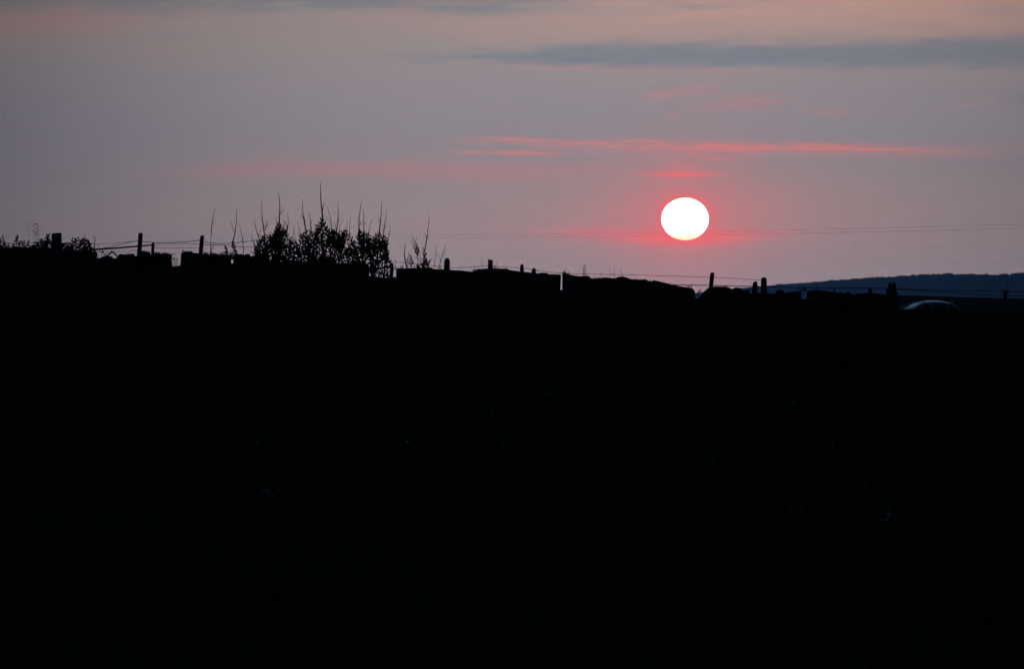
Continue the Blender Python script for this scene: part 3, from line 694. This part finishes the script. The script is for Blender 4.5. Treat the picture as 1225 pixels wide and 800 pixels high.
body = loft([sec(-2.02, 0.55, 0.38, 0.62, 0.64), sec(-1.95, 0.72, 0.26, 0.70, 0.73), sec(-1.6, 0.82, 0.20, 0.80, 0.85), sec(-1.05, 0.85, 0.18, 0.88, 0.955), sec(-0.4, 0.86, 0.18, 0.92, 0.95), sec(0.5, 0.86, 0.18, 0.94, 0.96), sec(1.3, 0.85, 0.18, 0.97, 0.98), sec(1.72, 0.82, 0.24, 0.98, 0.99), sec(1.92, 0.72, 0.34, 0.90, 0.93), sec(1.97, 0.6, 0.42, 0.72, 0.74)], 'body', M['paint'], car)
# cabin outline: windscreen foot, roof front, roof middle, roof rear, rear window foot
def cabin(x, w, z, roof): return (x, [(w, 0.93), (w * (0.93 if roof else 0.97), z - 0.10 if roof else z - 0.02), (w * 0.80, z - 0.025), (w * 0.45, z), (0.02, z + 0.008)])
cab = loft([(-1.02, [(0.78, 0.90), (0.77, 0.915), (0.70, 0.93), (0.40, 0.945), (0.02, 0.95)]), cabin(-0.55, 0.77, 1.18, True), cabin(-0.16, 0.76, 1.385, True), cabin(0.4, 0.755, 1.43, True), cabin(0.85, 0.75, 1.415, True), cabin(1.15, 0.745, 1.36, True), (1.62, [(0.72, 0.95), (0.71, 0.965), (0.62, 0.985), (0.35, 1.0), (0.02, 1.005)])], 'cabin_glass', M['glass'], car)
roof = loft([(-0.20, [(0.715, 1.30), (0.705, 1.325), (0.612, 1.372), (0.35, 1.396), (0.02, 1.404)]), (0.4, [(0.712, 1.345), (0.70, 1.37), (0.61, 1.42), (0.345, 1.444), (0.02, 1.452)]), (0.85, [(0.705, 1.33), (0.695, 1.355), (0.605, 1.404), (0.34, 1.428), (0.02, 1.436)]), (1.18, [(0.70, 1.27), (0.69, 1.295), (0.60, 1.345), (0.335, 1.37), (0.02, 1.378)])], 'roof', M['paint'], car)
for s in (-1, 1):
    for nm, a, b, r in (('pillar', (-1.06, 0.775, 0.92), (-0.18, 0.70, 1.345), 0.032), ('pillar', (0.20, 0.775, 0.93), (0.16, 0.70, 1.37), 0.035), ('pillar', (0.98, 0.765, 0.95), (0.92, 0.69, 1.36), 0.04), ('pillar', (1.64, 0.72, 0.97), (1.14, 0.69, 1.33), 0.05)):
        mb = MB(); mb.tube([(a[0], a[1] * s, a[2]), ((a[0] + b[0]) / 2, (a[1] + b[1]) / 2 * s + 0.012 * s, (a[2] + b[2]) / 2 + 0.012), (b[0], b[1] * s, b[2])], r, 6); mb.build(nm, M['paint'], car, True, world_pts=False)
    mb = MB(); mb.box((-0.72, 0.93 * s, 0.98), (0.10, 0.16, 0.12)); mb.tube([(-0.70, 0.80 * s, 0.95), (-0.70, 0.88 * s, 0.97)], 0.02, 5); mb.build('mirror', M['trim'], car, world_pts=False)
    mb = MB(); mb.box((-1.90, 0.60 * s, 0.66), (0.16, 0.22, 0.10)); mb.build('headlight', M['lampglass'], car, world_pts=False)
    mb = MB(); mb.box((1.86, 0.68 * s, 0.84), (0.12, 0.14, 0.22)); mb.build('tail_light', M['redlens'], car, world_pts=False)
    for x0 in (0.55, -0.15):
        mb = MB(); mb.box((x0, 0.865 * s, 0.84), (0.16, 0.03, 0.025)); mb.build('door_handle', M['trim'], car, world_pts=False)
    for wx in (-1.28, 1.22):
        tm, rm = MB(), MB(); n0 = 28
        def ringz(mb_, rs_, ysx):
            L = len(rs_)
            for j in range(n0):
                an = 2 * math.pi * j / n0
                for r_, y_ in zip(rs_, ysx): mb_.v.append((wx + math.cos(an) * r_, y_ * s, 0.31 + math.sin(an) * r_))
            for j in range(n0):
                for q in range(L - 1):
                    a_, b_ = j * L + q, ((j + 1) % n0) * L + q; mb_.f.append((a_, b_, b_ + 1, a_ + 1))
        ringz(tm, (0.19, 0.27, 0.305, 0.31, 0.305, 0.27, 0.19), (0.87, 0.885, 0.87, 0.79, 0.71, 0.69, 0.70))
        ringz(rm, (0.02, 0.06, 0.10, 0.185, 0.195), (0.865, 0.87, 0.85, 0.855, 0.875))
        w_ = tm.build('wheel', M['tyre'], car, True, world_pts=False); rm.build('rim', M['alloy'], w_, True, world_pts=False)
car.rotation_euler = (0, 0, R(18)); car.scale = (0.94, 0.94, 0.985)

# ------------------------------------------------------------------ grass and low leaves on the field
def grass_mesh(name, n, xr, yr, hmin, hmax, wid, mat, seed, label, dens=None):
    r_ = np.random.default_rng(seed)
    y = yr[0] + (yr[1] - yr[0]) * r_.random(n) ** 0.8
    x = r_.uniform(-1, 1, n) * (xr * (0.35 + 0.65 * y / yr[1]))
    cl = 0.5 + 0.5 * np.sin(x * 1.7 + np.sin(y * 0.9)) * np.sin(y * 1.3 + 0.7)
    h = (hmin + (hmax - hmin) * r_.random(n) ** 1.5) * (0.5 + 0.8 * cl)
    z = height(x, y) - 0.01
    a = r_.uniform(0, 2 * np.pi, n); la = r_.uniform(0, 2 * np.pi, n); le = h * r_.uniform(0.1, 0.6, n)
    w = wid * r_.uniform(0.6, 1.3, n)
    p = np.stack([x, y, z], 1); sd = np.stack([np.cos(a), np.sin(a), 0 * a], 1) * w[:, None]
    ln = np.stack([np.cos(la) * le, np.sin(la) * le, 0 * a], 1); up = np.stack([0 * a, 0 * a, h], 1)
    V = np.stack([p - sd, p + sd, p + ln * 0.3 + up * 0.6 - sd * 0.7, p + ln * 0.3 + up * 0.6 + sd * 0.7, p + ln + up], 1).reshape(-1, 3)
    b = np.arange(n) * 5
    me = bpy.data.meshes.new(name)
    fq = np.stack([b, b + 1, b + 3, b + 2], 1).tolist(); ft = np.stack([b + 2, b + 3, b + 4], 1).tolist()
    me.from_pydata(V.tolist(), [], fq + ft); me.materials.append(mat)
    o = bpy.data.objects.new(name, me); C.objects.link(o); o['kind'] = 'stuff'
    return tag(o, label, 'grass')
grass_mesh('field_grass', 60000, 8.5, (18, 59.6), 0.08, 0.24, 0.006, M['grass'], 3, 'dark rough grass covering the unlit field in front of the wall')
# broad rosette leaves that catch a faint glint
mb = MB(); rs = random.Random(9)
for i in range(70):
    y = rs.uniform(28, 54); x = rs.uniform(-0.05, 0.075) * y; z = hz(x, y)
    for k in range(rs.randint(4, 7)):
        a = rs.uniform(0, 6.28); mb.leaf((x, y, z + 0.02), (math.cos(a), math.sin(a), rs.uniform(0.1, 0.8)), rs.uniform(0.04, 0.08), rs.uniform(0.02, 0.035), rs.uniform(-0.4, 0.4), 0.2)
o = mb.build('ground_leaves', M['weedleaf']); o['kind'] = 'stuff'
tag(o, 'faintly glinting broad leaves scattered low in the dark field', 'ground cover')

# ------------------------------------------------------------------ the hazy air
mb = MB(); mb.box((0, 7000, 20), (13000, 15000, 60)); hzb = mb.build('haze', M['far'], None); hzb.data.materials.clear()
hm = bpy.data.materials.new('evening_haze'); hm.use_nodes = True; nt = hm.node_tree; nt.nodes.clear()
vo = nt.nodes.new('ShaderNodeVolumePrincipled'); vo.inputs['Color'].default_value = (0.32, 0.68, 1.0, 1); vo.inputs['Density'].default_value = HAZE; vo.inputs['Anisotropy'].default_value = 0.6
oo = nt.nodes.new('ShaderNodeOutputMaterial'); nt.links.new(vo.outputs[0], oo.inputs['Volume'])
hzb.data.materials.append(hm); hzb['kind'] = 'stuff'
tag(hzb, 'thin evening haze lying over the whole landscape', 'haze')
